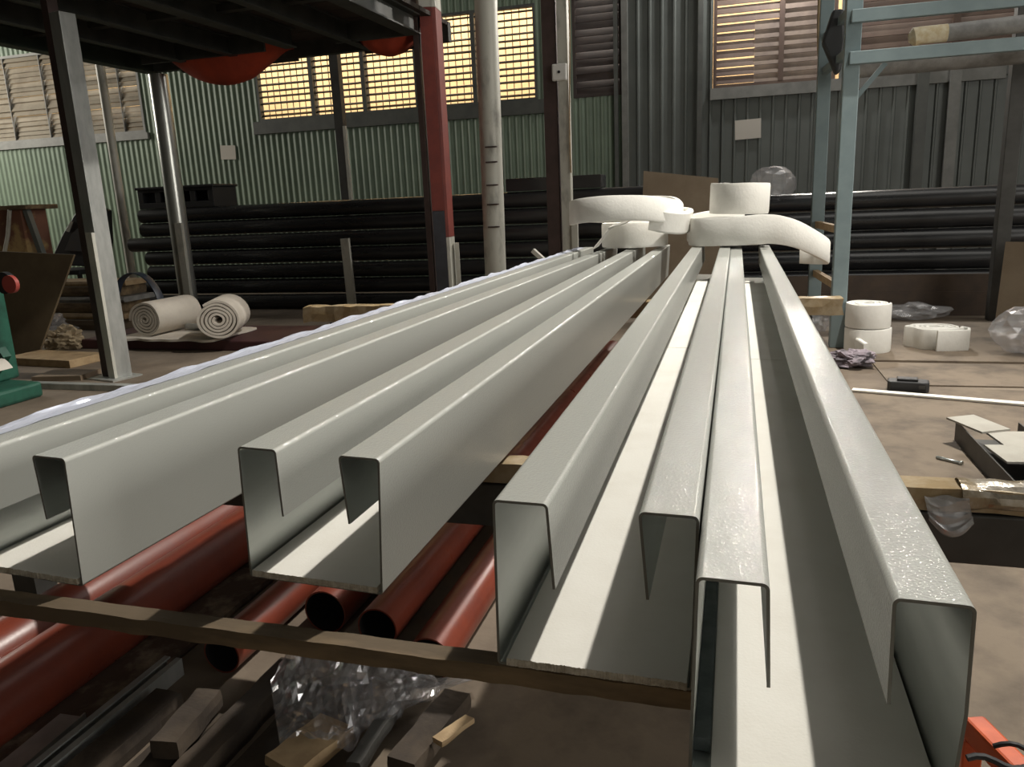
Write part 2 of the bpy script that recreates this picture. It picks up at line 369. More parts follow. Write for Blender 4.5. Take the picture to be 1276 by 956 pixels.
def make_rail(x, y, dz, yaw, roll, label, lt=0., rt=0., br=0., bulge=0., brd=(.004, .004), brd_y0=0.):
    t = thing('guide_rail', (x*S, y*S, CAMZ-S+dz*S), label, 'guide rail', (0, -roll, yaw), 'grey steel guide rails laid side by side')
    M = t.matrix_basis
    o = rail_path(lt, rt, br, bulge); n = len(o); inn = []
    for i, p in enumerate(o):
        d1 = (o[i]-o[i-1]).normalized() if i else None; d2 = (o[i+1]-o[i]).normalized() if i < n-1 else None
        d1 = d1 or d2; d2 = d2 or d1
        d = (d1+d2).normalized(); nn = Vector((-d.y, d.x)); inn.append(p + nn*TH/max(.5, nn.dot(Vector((-d1.y, d1.x)))))
    mb = MB(); NY = 14
    O = []; I = []
    for k in range(NY+1):
        yy = LEN*k/NY
        wob = .0012*sin(k*1.9+x*5)
        O.append([mb.bm.verts.new(M @ Vector((p.x + (wob if 0 < i < 0 else 0), yy, p.y))) for i, p in enumerate(o)])
        I.append([mb.bm.verts.new(M @ Vector((p.x, yy, p.y))) for p in inn])
    def F(vs, mi, sm=True):
        f = mb.bm.faces.new(vs); f.material_index = mi; f.smooth = sm
    for k in range(NY):
        for i in range(n-1):
            F((O[k][i], O[k][i+1], O[k+1][i+1], O[k+1][i]), 0); F((I[k][i+1], I[k][i], I[k+1][i], I[k+1][i+1]), 1)
        F((O[k][0], O[k+1][0], I[k+1][0], I[k][0]), 2, False); F((O[k][n-1], I[k][n-1], I[k+1][n-1], O[k+1][n-1]), 2, False)
    for i in range(n-1):
        F((O[0][i], I[0][i], I[0][i+1], O[0][i+1]), 2, False); F((O[NY][i], O[NY][i+1], I[NY][i+1], I[NY][i]), 2, False)
    ch = build(mb, 'steel_channel', [PAINT, GALV, CUT], t)
    w = ch.modifiers.new('wn', 'WEIGHTED_NORMAL'); w.keep_sharp = True; w.weight = 90
    # white board lying in the bottom of the channel, in two lengths
    b = MB(); zb = -RH+TH+.0005; bt = .0095; a0, a1 = TH+brd[0], RW+br-TH-brd[1]
    NB = 150
    for s0, s1 in ((brd_y0, 1.95), (1.953, LEN-.02)):
        rows = []
        for k in range(NB+1):
            u = a0 + (a1-a0)*k/NB
            e0 = s0 + ((random.uniform(-.0006, .0006) + .0012*noise.noise(Vector((k*.13, x, 1)))) if s0 == brd_y0 else 0)
            rows.append([M @ Vector(q) for q in ((u, e0, zb), (u, e0 + random.uniform(0, .0008), zb+bt), (u, s1, zb+bt), (u, s1, zb))])
        R = [[b.bm.verts.new(p) for p in r] for r in rows]
        for k in range(NB):
            for j, mi in ((0, 1), (1, 0), (2, 1), (3, 1)):
                f = b.bm.faces.new((R[k][j], R[k][(j+1) % 4], R[k+1][(j+1) % 4], R[k+1][j])); f.material_index = mi
        for r in (R[0], R[-1]):
            f = b.bm.faces.new(r); f.material_index = 1
    bd = build(b, 'fibre_board', [BOARD, BOARDE], t); bd['label'] = 'white board lying inside the rail'
    return t
railA = make_rail(-.10895, 1.98733, -.0117, .0121, -.0237, 'rightmost grey guide rail, widest in view, with glittering lips under the lamp', .006, .004, 0, .004, brd=(.018, .003), brd_y0=-.18)
railB = make_rail(-.79723, 2.34388, .0204, .0118, -.0186, 'grey guide rail second from the right, sunlit white board and open pale front end', .022*S, .03*S, -.0012, brd=(.010, .003), brd_y0=-.006)
railC = make_rail(-2.1044, 2.78204, .0024, .00114, -.0319, 'grey guide rail in the middle of the picture, above two red pipe ends', .004, .028*S, -.02*S, brd=(.004, .004), brd_y0=-.004)
railD = make_rail(-3.52674, 2.60308, -.0104, -.0297, -.0234, 'leftmost grey guide rail, with shiny plastic film along its left edge', 0, .02*S, -.015*S, brd=(.004, .004), brd_y0=-.004)
# dark gasket strip down the left of the rightmost rail, part of it
M = railA.matrix_basis
g = MB(); g.box((TH+.0004, .03, -RH+TH+.001), (TH+.0165, LEN-.03, -RH+TH+.016), M)
go = build(g, 'gasket_strip', GASK, railA); go['label'] = 'dark grey strip beside the white board'
# crumpled plastic film stuck along the left top edge of the leftmost rail
M = railD.matrix_basis
f_ = MB()
def filmfn(u, v):
    yy = .02 + u*(LEN-.1); q = Vector((yy*7, v*1.7, 3))
    w = .020 + .008*noise.noise(q)
    if v < .45:
        return M @ Vector((w*(1-v/.45) - .002, yy, .0015 + .003*abs(noise.noise(q*2.3))))
    k = (v-.45)/.55
    return M @ Vector((-.002 - k*(.020 + .010*noise.noise(q)) , yy, .0015 + k*(.002 + .008*noise.noise(q*1.9)) + .002*noise.noise(q*4))) 
f_.sheet(filmfn, 260, 8, .0006, smooth=False)
fo = build(f_, 'protective_film', BLUEF, railD); fo['label'] = 'shiny bluish plastic film along the edge'

# ------------------------------------------------------------------ trestles under the rails
ZB = CAMZ - S - RH - .012*S - .0105      # top of the supports
def rough_bar(mb, a, b, w, h, n=40, amp=.003, mi=0, seed=0):
    a, b = Vector(a), Vector(b); d = (b-a).normalized(); r = d.cross(Vector((0, 0, 1))).normalized(); u = Vector((0, 0, 1))
    prev = None
    for i in range(n+1):
        p = a.lerp(b, i/n); ring = []
        for k, (sx, sy) in enumerate(((-1, -1), (0, -1.05), (1, -1), (1.05, 0), (1, 1), (0, 1.0), (-1, 1), (-1.05, 0))):
            q = p + r*sx*w/2 + u*sy*h/2
            nz = Vector((noise.noise(q*23+Vector((seed, 0, 0))), noise.noise(q*19+Vector((0, seed, 0))), noise.noise(q*27)))*amp
            if sy > .5: nz.z = min(nz.z, 0)
            ring.append(mb.bm.verts.new(q+nz))
        if prev:
            for k in range(8):
                f = mb.bm.faces.new((prev[k], prev[(k+1) % 8], ring[(k+1) % 8], ring[k])); f.material_index = mi
        else: mb.bm.faces.new(ring[::-1]).material_index = mi
        prev = ring
    mb.bm.faces.new(prev).material_index = mi
    return mb
t = thing('timber_trestle', (-.5, .84, 0), 'rough brown timber batten crossing under the front ends of the rails', 'trestle')
mb = rough_bar(MB(), (-1.36, .838, ZB-.0125), (.135, .838, ZB-.0125), .030, .025, 160, .0022)
build(mb, 'batten', WOOD, t)
for x in (-1.325, .10):
    build(MB().box((x-.025, .815, 0), (x+.025, .86, ZB-.0265)), 'leg', WOOD, t)
# second trestle: wrapped timber on a dark steel beam
t = thing('steel_trestle', (-.9, 1.6, 0), 'dark steel trestle with tape-wrapped timber on top, right of the rails', 'trestle')
mb = MB().box((-2.0, 1.555, ZB-.15), (.95, 1.635, ZB-.050)); build(mb, 'steel_beam', GREYS, t, bevel=.004)
mb = rough_bar(MB(), (-2.0, 1.592, ZB-.024), (.95, 1.592, ZB-.024), .062, .046, 60, .006, seed=4)
tb = build(mb, 'wrapped_timber', TAPE, t)
def wrapfn(u, v):
    x = .40 + .55*u; a = -pi*.35 + v*pi*1.75; q = Vector((x*20, v*5, 1))
    rr = .040 + .007*noise.noise(q*1.3)
    return Vector((x, 1.592 + rr*cos(a), ZB-.024 + rr*.72*sin(a) + .002))
build(MB().sheet(wrapfn, 60, 14, .001, smooth=False), 'plastic_wrap', FOIL, tb)
def flapfn(u, v):
    x = .335 + .075*u + .01*v; q = Vector((x*18, v*4, 7))
    return Vector((x, 1.553 - .012*v + .012*noise.noise(q), ZB-.015 - .075*v*(.6+.4*sin(u*pi)) + .006*noise.noise(q*2)))
build(MB().sheet(flapfn, 14, 12, .001, smooth=False), 'loose_flap', CLEARL, tb)
for x in (-1.95, .88):
    build(MB().box((x-.04, 1.56, 0), (x+.04, 1.63, ZB-.152)), 'leg', GREYS, t)
# third trestle at the far ends
t = thing('far_trestle', (-1, 4.4, 0), 'tape-wrapped timber bearer under the far ends of the rails', 'trestle')
mb = rough_bar(MB(), (-2.50, 4.10, ZB-.045), (.48, 4.36, ZB-.045), .085, .09, 60, .012, seed=9)
build(mb, 'wrapped_timber', TAPE, t)
for x, y in ((-2.3, 4.118), (.3, 4.344)):
    build(MB().box((x-.04, y-.035, 0), (x+.04, y+.035, ZB-.10)), 'leg', GREYS, t)

# ------------------------------------------------------------------ red pipes lying below
def red_pipe(end, r, zc, label, ylen=3.6, y0=None, x=None):
    p = atz(end[0], end[1], zc)
    if y0 is not None: p.y = y0
    if x is not None: p.x = x
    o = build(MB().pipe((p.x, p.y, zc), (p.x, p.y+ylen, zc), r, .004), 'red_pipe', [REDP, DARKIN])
    tag(o, label, 'pipe', 'red primed pipes under the rails'); return p
pz = .115
p1 = red_pipe((150, 772), .080, .080, 'thick red primed pipe on the floor at the lower left corner', 4.2, y0=.25)
red_pipe((0, 0), .080, .080, 'thick red primed pipe behind the one in the lower left corner', 4.2, y0=.25, x=p1.x-.168)
red_pipe((276, 816), .050, .050, 'red pipe whose black open end shows left below the timber batten')
red_pipe((405, 763), .060, .060, 'red pipe with dark open end right under the middle rail')
red_pipe((470, 783), .052, .095, 'bright red pipe with open end just behind the batten, between middle and second-right rail')
red_pipe((535, 822), .056, .056, 'dark red pipe in shadow, right of the bright red one')
mb = MB()
mb.box((-2.2, 2.2, 0), (-.62, 2.26, .0005))
mb.bm.free()

# galvanised channel, plank, plate and scraps on the floor in front
t0 = atz(236, 832, .03)
mb = MB(); x0 = -1.345
mb.box((x0, .45, .0), (x0+.05, 1.40, .004)); mb.box((x0, .45, .0041), (x0+.004, 1.40, .045)); mb.box((x0+.046, .45, .0041), (x0+.05, 1.40, .045))
mb.box((x0+.0041, .45, .041), (x0+.016, 1.40, .045)); mb.box((x0+.034, .45, .041), (x0+.0459, 1.40, .045))
tag(build(mb, 'steel_track', GALV2), 'narrow galvanised steel track with a dark slot on the floor, lower left', 'steel track')
DLATH = mat('dark_dirty_lath', (.040, .029, .021), .85, 0, (.085, .062, .042), 7, .45, .7, bump=.5, bscale=60)
PLANK = mat('splattered_plank', (.085, .055, .04), .8, 0, (.33, .27, .19), 5.5, .50, .66, bump=.6, bscale=60, detail=10)
mb = rough_bar(MB(), (-1.428, .4, .010), (-1.428, 1.9, .010), .152, .02, 40, .003, seed=2)
tag(build(mb, 'plank', PLANK), 'plaster-splattered dark plank between thick red pipe and galvanised track', 'plank')
q = atz(60, 945, .03)
mb = MB().box((-.035, -.09, 0), (.035, .09, .003), Matrix.Translation((-1.405, 1.09, .0215)) @ Matrix.Rotation(.05, 4, 'Z'))
mb.box((.031, -.09, .0031), (.035, .09, .014), Matrix.Translation((-1.405, 1.09, .0215)) @ Matrix.Rotation(.05, 4, 'Z'))
tag(build(mb, 'steel_offcut', GALV2), 'small bent grey steel offcut on the splattered plank', 'offcut')
# sheet of board on the floor under the rails (lit patch)
mb = MB().box((-.72, .9, .0), (-.02, 1.58, .012), Matrix.Rotation(.0, 4, 'Z'))
tag(build(mb, 'floor_board', FPLY, bevel=.003), 'brown board on the floor below the second-right rail, streaked with light', 'board')
# timber offcuts in the dark under the batten
def offcut(px0, px1, w, h, z, m, label):
    a = atz(*px0, z); b = atz(*px1, z)
    o = build(rough_bar(MB(), a, b, w, h, 16, .004, seed=px0[0]), 'timber_offcut', m); o2 = tag(o, label, 'offcut', 'timber offcuts on the floor'); return o
offcut((205, 935), (262, 868), .055, .04, .068, DLATH, 'short timber offcut beside the galvanised track')
offcut((350, 960), (420, 905), .09, .03, .052, WOODL, 'pale timber offcut under the crumpled clear film')
offcut((440, 958), (492, 880), .030, .025, .064, GREYS, 'thin dark lath leaving the bottom edge, right of the pale offcut')
offcut((500, 958), (570, 870), .06, .035, .066, DLATH, 'dark timber offcut beside the streaked floor board')
offcut((545, 925), (585, 895), .025, .012, .091, WOODL, 'small pale wood chip on the dark timber offcut')
for k, (x, y0, y1, w_, h_, lab) in enumerate(((-1.235, .45, 1.28, .07, .045, 'dark dirty lath nearest the galvanised track'), (-1.13, .42, 1.25, .085, .035, 'dark dirty lath under the left end of the clear film'), (-1.02, .40, 1.45, .06, .05, 'dark dirty lath below the middle of the clear film'), (-.93, .40, 1.40, .075, .03, 'dark dirty lath right of the middle of the clear film'), (-.835, .40, 1.42, .08, .045, 'dark dirty lath alongside the streaked floor board'))):
    tag(build(rough_bar(MB(), (x, y0, h_/2+.001), (x+.02*(k % 2), y1, h_/2+.001), w_, h_, 24, .004, seed=k*3), 'dark_lath', DLATH), lab, 'lath', 'dark laths on the floor below the batten')
# crumpled clear plastic film
def crumple(u, v):
    a = u*2*pi
    c0 = atz(345, 905, .06); c1 = atz(600, 842, .05)
    ax = c0.lerp(c1, v); wd = .115*(sin(pi*min(1, v*1.15+.12))**.6)*(1-.62*v) + .012
    q = Vector((cos(a)*1.3, sin(a)*1.3, v*5))
    k = 1 + .7*noise.noise(q*1.1) + .75*abs(noise.noise(q*1.9)) + .20*abs(noise.noise(q*4.5))
    d = (c1-c0).normalized(); s_ = d.cross(Vector((0, 0, 1))).normalized()
    p = ax + s_*cos(a)*wd*k*.9 + Vector((0, 0, 1))*(sin(a)*wd*k*.62 + wd*.35)
    p.z = max(p.z, .052 + .004*noise.noise(q*6)); return p
mb = MB(); NU, NV = 44, 40
V = [[mb.bm.verts.new(crumple(i/NU, j/NV)) for j in range(NV+1)] for i in range(NU)]
for i in range(NU):
    for j in range(NV):
        mb.bm.faces.new((V[i][j], V[(i+1) % NU][j], V[(i+1) % NU][j+1], V[i][j+1]))
tag(build(mb, 'plastic_film', CLEAR), 'crumpled clear plastic film in the dark below the batten', 'plastic film')
# cigarette butt
p = atz(612, 846, .016)
t = thing('cigarette_butt', (p.x, p.y, .012), 'cigarette butt on the lit floor board beside the clear film', 'cigarette butt')
d = Vector((.9, -.3, 0)).normalized()
build(MB().tube([p-d*.004, p+d*.022], .004, 10), 'paper', SWITCH, t); build(MB().tube([p-d*.018, p-d*.0041], .004, 10), 'filter', WOODL, t)

# ------------------------------------------------------------------ right-hand floor
def fsheet(x0, x1, y0, y1, z, m, label, th=.012, rot=0.):
    M = Matrix.Translation(((x0+x1)/2, (y0+y1)/2, z)) @ Matrix.Rotation(rot, 4, 'Z')
    w, h = (x1-x0)/2, (y1-y0)/2
    tag(build(MB().box((-w, -h, 0), (w, h, th), M), 'floor_sheet', m, bevel=.002), label, 'floor sheet', 'plywood sheets covering the right-hand floor')
fsheet(.30, 2.9, 5.28, 7.0, .0, FPLY, 'farthest plywood floor sheet, with the white coils standing on it', .014)
fsheet(.78, 2.6, 4.66, 5.24, .0, FPLY, 'middle plywood floor sheet, behind the small black device', .008, .02)
fsheet(.28, 2.2, 2.75, 4.56, .0, FPLY, 'big stained plywood floor sheet under the box of white offcuts', .010)
fsheet(.24, 1.05, 1.0, 2.66, .0, FPLY, 'nearest plywood floor sheet, below the trestle at the right edge', .010, .03)
fsheet(1.12, 1.6, 1.7, 2.70, .0, PLYD, 'dark plywood sheet at the right edge beside the nearest sheet', .010)
# white strip on the floor
a = atz(1062, 487, .012); b = atz(1290, 506, .012)
tag(build(MB().bar(a+Vector((0, 0, .006)), b+Vector((0, 0, .006)), .05, .009), 'white_strip', BOARD), 'long thin off-white strip lying across the right-hand floor', 'strip')
# black device
p = atz(1131, 486, .012)
t = thing('battery_charger', (p.x, p.y, .010), 'small black plastic power-tool battery on the right-hand floor', 'battery', (0, 0, -.15))
M = t.matrix_basis
poly = [(-.10, -.03), (-.085, -.05), (.085, -.05), (.10, -.03), (.10, .035), (.08, .05), (-.08, .05), (-.10, .035)]
build(MB().prism(poly, 0, .055, M), 'body', BLK, t, bevel=.006)
build(MB().box((-.055, -.030, .0555), (.045, .03, .068), M), 'rail', BLK, t, bevel=.003)
build(MB().box((.05, -.052, .02), (.08, -.0505, .04), M), 'badge', GREYS, t)
OFFC = mat('offcut_board', (.40, .385, .34), .85, 0, (.34, .32, .28), 5)
# dark steel channel with white board offcuts on it
A = atz(1226, 590, .01); B = atz(1189, 548, .01); d = (A-B); d.z = 0; L_ = d.length; d /= L_; ang = atan2(d.y, d.x)
t = thing('steel_channel_offcut', (B.x, B.y, .01), 'dark steel channel offcut on the floor holding white board pieces, right edge', 'steel channel', (0, 0, ang+pi/2))
M = t.matrix_basis
mb = MB(); CW, CH, CL = .24, .085, 1.0
mb.box((0, -CL, 0), (CW, 0, .005), M); mb.box((0, -CL, .0051), (.005, 0, CH), M); mb.box((CW-.005, -CL, .0051), (CW, 0, CH), M)
build(mb, 'channel', GREYS, t)
for k, (x, y, w, h, r, z, lab) in enumerate(((.055, -.10, .13, .20, .45, .098, 'small white board offcut, topmost on the dark channel'), (.165, -.40, .16, .46, .10, .0865, 'larger white board offcut lying on the dark channel'), (.055, -.46, .07, .20, .1, .0868, 'narrow white board sliver on the left edge of the dark channel'))):
    mb = MB().box((-w/2, -h/2, 0), (w/2, h/2, .008), M @ Matrix.Translation((x, y, z)) @ Matrix.Rotation(r, 4, 'Z') @ (Matrix.Rotation(radians(2), 4, 'X') if k == 0 else Matrix()))
    tag(build(mb, 'board_offcut', [OFFC]), lab, 'board offcut', 'white board offcuts on the dark channel')
# screw on the floor
a = atz(1167, 570, .016); b = atz(1196, 577, .016)
t = thing('steel_rod', a, 'short shiny steel bolt on the floor left of the white offcuts', 'bolt')
build(MB().tube([a, b], .007, 10), 'shank', GALV, t); e = (b-a).normalized(); build(MB().tube([b+e*.0005, b+e*.010], .010, 6), 'head', GALV, t)
# two stacked coils of white fibre strip and one flattened coil
def spiral(c, r0, r1, turns, n=44, sq=(1, 1), start=0., wob=.02, seed=0):
    out = []; N = int(turns*n)
    for i in range(N+1):
        a = start + 2*pi*i/n; k = i/N; r = (r0 + (r1-r0)*k)*(1 + wob*noise.noise(Vector((cos(a)*1.5, sin(a)*1.5, seed+k))))
        out.append(Vector((c[0] + r*cos(a)*sq[0], c[1] + r*sin(a)*sq[1], c[2])))
    return out
def coil(c, r, h, turns, label, name='fibre_coil', sq=(1, 1), wob=.02, seed=0, tail=None, start=0., t_=None, tilt=None):
    dr = (r*.80)/turns; tk = t_ or dr*.93
    pts = spiral((0, 0, 0), r*.20, r-tk/2, turns, sq=sq, start=start, wob=wob, seed=seed)
    if tail:
        for q in tail: pts.append(Vector(q))
    hv = [Vector((0, 0, h*(1+.03*noise.noise(Vector((i*.13, seed, 0)))))) for i in range(len(pts))]
    M = Matrix.Translation(c) @ (tilt or Matrix())
    mb = MB(); mb.ribbon(pts, tk, hv); mb.bm.transform(M)
    return tag(build(mb, name, FIBRE), label, 'coil', 'white ceramic fibre coils')
p = atz(1080, 437, .0145); px_m = FPX/((p-CAMP).dot(FWD))
r_ = 28/px_m
coil((p.x, p.y+.03, .0145), r_, .155, 6, 'lower of the two stacked white coils beside the blue-grey rack', seed=1)
coil((p.x-.005, p.y+.03, .176), r_*.97, .155, 6, 'upper of the two stacked white coils beside the blue-grey rack', seed=2)
# loose end leaning on the lower coil
a = atz(1056, 430, .0145); b = atz(1076, 444, .0145)
mb = MB().ribbon([a.lerp(b, k/6)+Vector((0, -.09, 0)) for k in range(7)], .03, (0, 0, .10))
tag(build(mb, 'fibre_strip', FIBRE), 'short white fibre strip standing before the two stacked coils', 'strip')
p = atz(1165, 433, .0145)
coil((p.x, p.y+.05, .0145), .155, .135, 5, 'flattened white coil alone on the floor, right of the stacked pair', sq=(1.25, .85), wob=.25, seed=5, tail=[(.19, -.06, 0), (.17, -.14, 0), (.06, -.17, 0), (-.02, -.18, 0)], t_=.022)
# mauve cloth and small plastic by the rack foot
p = atz(1058, 450, .014)
tag(build(MB().blob((p.x, p.y-.1, .05), (.13, .09, .05), 4, .5, 2.2, 3, flatbottom=.0145), 'cloth', CLOTH), 'crumpled mauve and dark cloth at the foot of the rack', 'cloth')
p = atz(1022, 408, .02)
tag(build(MB().blob((p.x-.02, p.y-.1, .13), (.09, .08, .12), 3, .4, 1.5, 6, flatbottom=.0145), 'plastic_bag', CLEARL), 'clear plastic bag between the rails and the rack posts', 'plastic bag')
p = atz(1128, 402, .015)
tag(build(MB().blob((p.x+.1, p.y+.2, .07), (.22, .12, .07), 3, .45, 1.6, 8, flatbottom=.0145), 'plastic_bag', CLEARL), 'flat clear plastic bag in front of the low dark board', 'plastic bag')
p = atz(1262, 440, .03)
tag(build(MB().blob((p.x+.09, p.y+.05, .16), (.17, .12, .15), 3, .45, 1.3, 9, flatbottom=.0145), 'plastic_bag', CLEARL), 'white-lit plastic bag at the right edge below the leaning panel', 'plastic bag')
# leaning panel right edge
a = atz(1243, 405, .0145)
mb = MB().box((0, 0, 0), (.9, .018, .62), Matrix.Translation((a.x-.02, a.y, .0145)) @ Matrix.Rotation(-.55, 4, 'Z') @ Matrix.Rotation(radians(-6), 4, 'X'))
tag(build(mb, 'leaning_plywood', PLY), 'brown plywood panel leaning at the right edge behind the plastic bag', 'panel')
# dark plank along the base of the right pipe stack
a = atz(1020, 398, 0)
mb = MB().box((.15, 7.20, .0), (2.05, 7.235, .20)); mb.box((.15, 7.21, .2001), (2.05, 7.26, .34))
tag(build(mb, 'edge_board', mat('brown_edge_board', (.10, .07, .05), .8, 0, (.07, .05, .04), 5)), 'long dark brown board along the foot of the right pipe stack', 'board')

# orange tool at the lower right corner
a = aty(1212, 905, 1.30); b = aty(1290, 985, 1.16)
t = thing('orange_clamp', (a.x, a.y, 0), 'orange painted steel arm with black cable in the lower right corner', 'clamp')
mb = MB(); mb.bar(a, b, .035, .04); build(mb, 'arm', ORANGE, t, bevel=.005)
mb = MB().bar(a-Vector((0, 0, .020)), (a.x, a.y, .03), .03, .03, (0, 1, 0)); build(mb, 'post', ORANGE, t, bevel=.003)
build(MB().box((a.x-.08, a.y-.08, .0105), (a.x+.08, a.y+.08, .03)), 'foot', ORANGE, t)
c0 = aty(1205, 945, 1.14)
build(MB().tube([c0 + Vector((.012*k, .004*sin(k), .004*sin(k*.9))) for k in range(12)], .005, 8), 'cable', BLK, t)
c0 = aty(1238, 930, 1.20)
build(MB().tube([c0 + Vector((.010*k, -.002*k, .012*sin(k*.6))) for k in range(10)], .004, 8), 'cable', BLK, t)

# ------------------------------------------------------------------ coils on the far rail ends
ZT = CAMZ - S
def smooth_path(P, n=10):
    out = []
    P = [Vector(p) for p in P]
    for i in range(len(P)-1):
        p0, p1, p2, p3 = P[max(i-1, 0)], P[i], P[i+1], P[min(i+2, len(P)-1)]
        for k in range(n):
            t = k/n; out.append(.5*((2*p1) + (p2-p0)*t + (2*p0-5*p1+4*p2-p3)*t*t + (3*p1-p0-3*p2+p3)*t**3))
    out.append(P[-1]); return out
# left pair
yl = 5.12
c = aty(790, 303, yl); zt = ZT+.012
coil((c.x, yl, zt), .215, .15, 7, 'lower white coil on the far ends of the two left rails', seed=11, wob=.05)
top = []
cx = aty(790, 262, yl).x
P = [(cx-.36, yl-.22, zt+.150), (cx-.28, yl-.33, zt+.165), (cx-.10, yl-.38, zt+.175), (cx+.12, yl-.33, zt+.165), (cx+.26, yl-.2, zt+.135), (cx+.29, yl-.02, zt+.115), (cx+.20, yl+.2, zt+.155), (cx-.05, yl+.28, zt+.16), (cx-.26, yl+.2, zt+.16), (cx-.30, yl, zt+.16), (cx-.2, yl-.2, zt+.16), (cx, yl-.27, zt+.16)]
pp = smooth_path(P, 9)
mb = MB().ribbon(pp, .035, [Vector((0, .02, .145)) for _ in pp])
P2 = smooth_path([(cx+.12, yl-.27, zt+.11), (cx+.22, yl-.25, zt+.085), (cx+.31, yl-.17, zt+.075), (cx+.335, yl-.04, zt+.09), (cx+.28, yl+.1, zt+.1)], 8)
mb.ribbon(P2, .04, [Vector((0.02, 0, .13)) for _ in P2])
# strip hanging from the loop
P3 = smooth_path([(cx-.22, yl-.245, zt+.005), (cx-.17, yl-.26, zt+.06), (cx-.12, yl-.27, zt+.12), (cx-.02, yl-.28, zt+.15)], 6)
mb.ribbon(P3, .02, [Vector((.035, 0, .0)) + Vector((0, .0, .02)) for _ in P3])
tag(build(mb, 'fibre_coil', FIBRE), 'loosely wound white strip lying on top of the left coil, far rail ends', 'coil', 'white ceramic fibre coils')
# right pair
yr = 5.12
c = aty(922, 305, yr); zt = ZT + .012
P = [(c.x-.29, yl-.10, zt), (c.x-.22, yr-.22, zt), (c.x-.02, yr-.28, zt+.005), (c.x+.14, yr-.28, zt+.012), (c.x+.30, yr-.25, zt-.015), (c.x+.44, yr-.16, zt-.085), (c.x+.505, yr-.02, zt-.135), (c.x+.45, yr+.12, zt-.15), (c.x+.36, yr+.14, zt-.145)]
pp = smooth_path(P, 9)
hv = []
for i, q in enumerate(pp):
    hv.append(Vector((0, .015, .165 - .03*max(0, (q.x-c.x-.2))/.3)))
mb = MB().ribbon(pp, .035, hv)
pts = spiral((c.x-.03, yr-.03, zt), .05, .205, 5, seed=15, wob=.05)
mb.ribbon(pts, .030, (0, 0, .16))
P = smooth_path([(c.x-.30, yr-.08, zt+.02), (c.x-.25, yr+.08, zt+.03), (c.x-.15, yr+.2, zt+.04), (c.x+.02, yr+.25, zt+.04)], 8)
mb.ribbon(P, .035, (0, 0, .16))
tag(build(mb, 'fibre_coil', FIBRE), 'big lower white coil on the right rail ends, its loose end drooping right', 'coil', 'white ceramic fibre coils')
c2 = aty(919, 268, yr-.05)
coil((c2.x, yr-.06, zt+.182), .180, .178, 6, 'small neat white coil on top of the pile at the right rail ends', seed=21, tilt=Matrix.Rotation(radians(2), 4, 'Y'))
# white cross strip near the far ends of the right rails
a = aty(872, 331, 4.30); b = aty(944, 328, 4.30)

# ------------------------------------------------------------------ posts
def zat(px, py, y): return aty(px, py, y).z
# galvanised lipped-C post, near left
pl = atz(146, 470, 0.); X, Y = pl.x, pl.y
t = thing('galvanised_post', (X, Y, 0), 'rusty-edged galvanised post at far left, nearest of the posts', 'post', (0, 0, radians(-12)))
M = t.matrix_basis
H = 2.50
build(MB().prism([(-.085, -.05), (-.020, -.05), (-.020, -.045), (-.08, -.045), (-.08, .06), (-.085, .06)], .012, H, M), 'web', BROWN, t)
build(MB().prism([(-.019, -.052), (.085, -.052), (.085, .06), (.079, .06), (.079, -.046), (-.019, -.046)], .012, H-.14, M), 'channel', GALV2, t, bevel=.002)
build(MB().prism([(.02, -.075), (.085, -.075), (.085, -.0525), (.02, -.0525)], .012, 1.00, M), 'stiffener', WHITEP, t)
build(MB().box((-.14, -.13, 0), (.14, .1, .0115), M), 'base_plate', GALV2, t)
# thin bright pipe post
a = aty(157, 292, 8.6); 
t = thing('thin_pipe_post', (a.x, 8.6, 0), 'thin pale pipe post just right of the near galvanised post', 'post')
b = aty(122, 66, 8.6); xm = (a.x+b.x)/2
build(MB().tube([(xm, 8.6, .01), (xm, 8.6, zat(122, 66, 8.6))], .055, 14), 'pipe', WHITEP, t)
build(MB().box((xm-.1, 8.5, 0), (xm+.1, 8.7, .0095)), 'base_plate', GREYS, t)
# round galvanised post
p2 = atz(238, 393, 0)
t = thing('galvanised_tube_post', (p2.x, p2.y, 0), 'shiny round galvanised post left of the red tarpaulin', 'post')
build(MB().tube([(p2.x, p2.y, .01), (p2.x, p2.y, 2.50)], .095, 24), 'tube', mat('shiny_galvanised', (.40, .41, .39), .3, .75, (.58, .58, .54), 6, .35, .7, stretch=(1, 1, .3)), t)
build(MB().box((p2.x+.06, p2.y-.14, .01), (p2.x+.14, p2.y-.096, 1.0)), 'stiffener', WHITEP, t)
build(MB().box((p2.x-.15, p2.y-.16, 0), (p2.x+.15, p2.y+.15, .0095)), 'base_plate', GREYS, t)
# dark thin post before the bright window
a = aty(424, 150, 9.6)
t = thing('thin_grey_post', (a.x, 9.6, 0), 'thin dark grey post standing before the bright window', 'post')
build(MB().box((a.x-.06, 9.55, .01), (a.x+.06, 9.65, 3.38)), 'tube', GREYS, t); build(MB().box((a.x+.061, 9.53, .01), (a.x+.10, 9.57, 2.1)), 'cover_strip', WHITEP, t)
build(MB().box((a.x-.12, 9.5, 0), (a.x+.12, 9.7, .0095)), 'base_plate', GREYS, t)
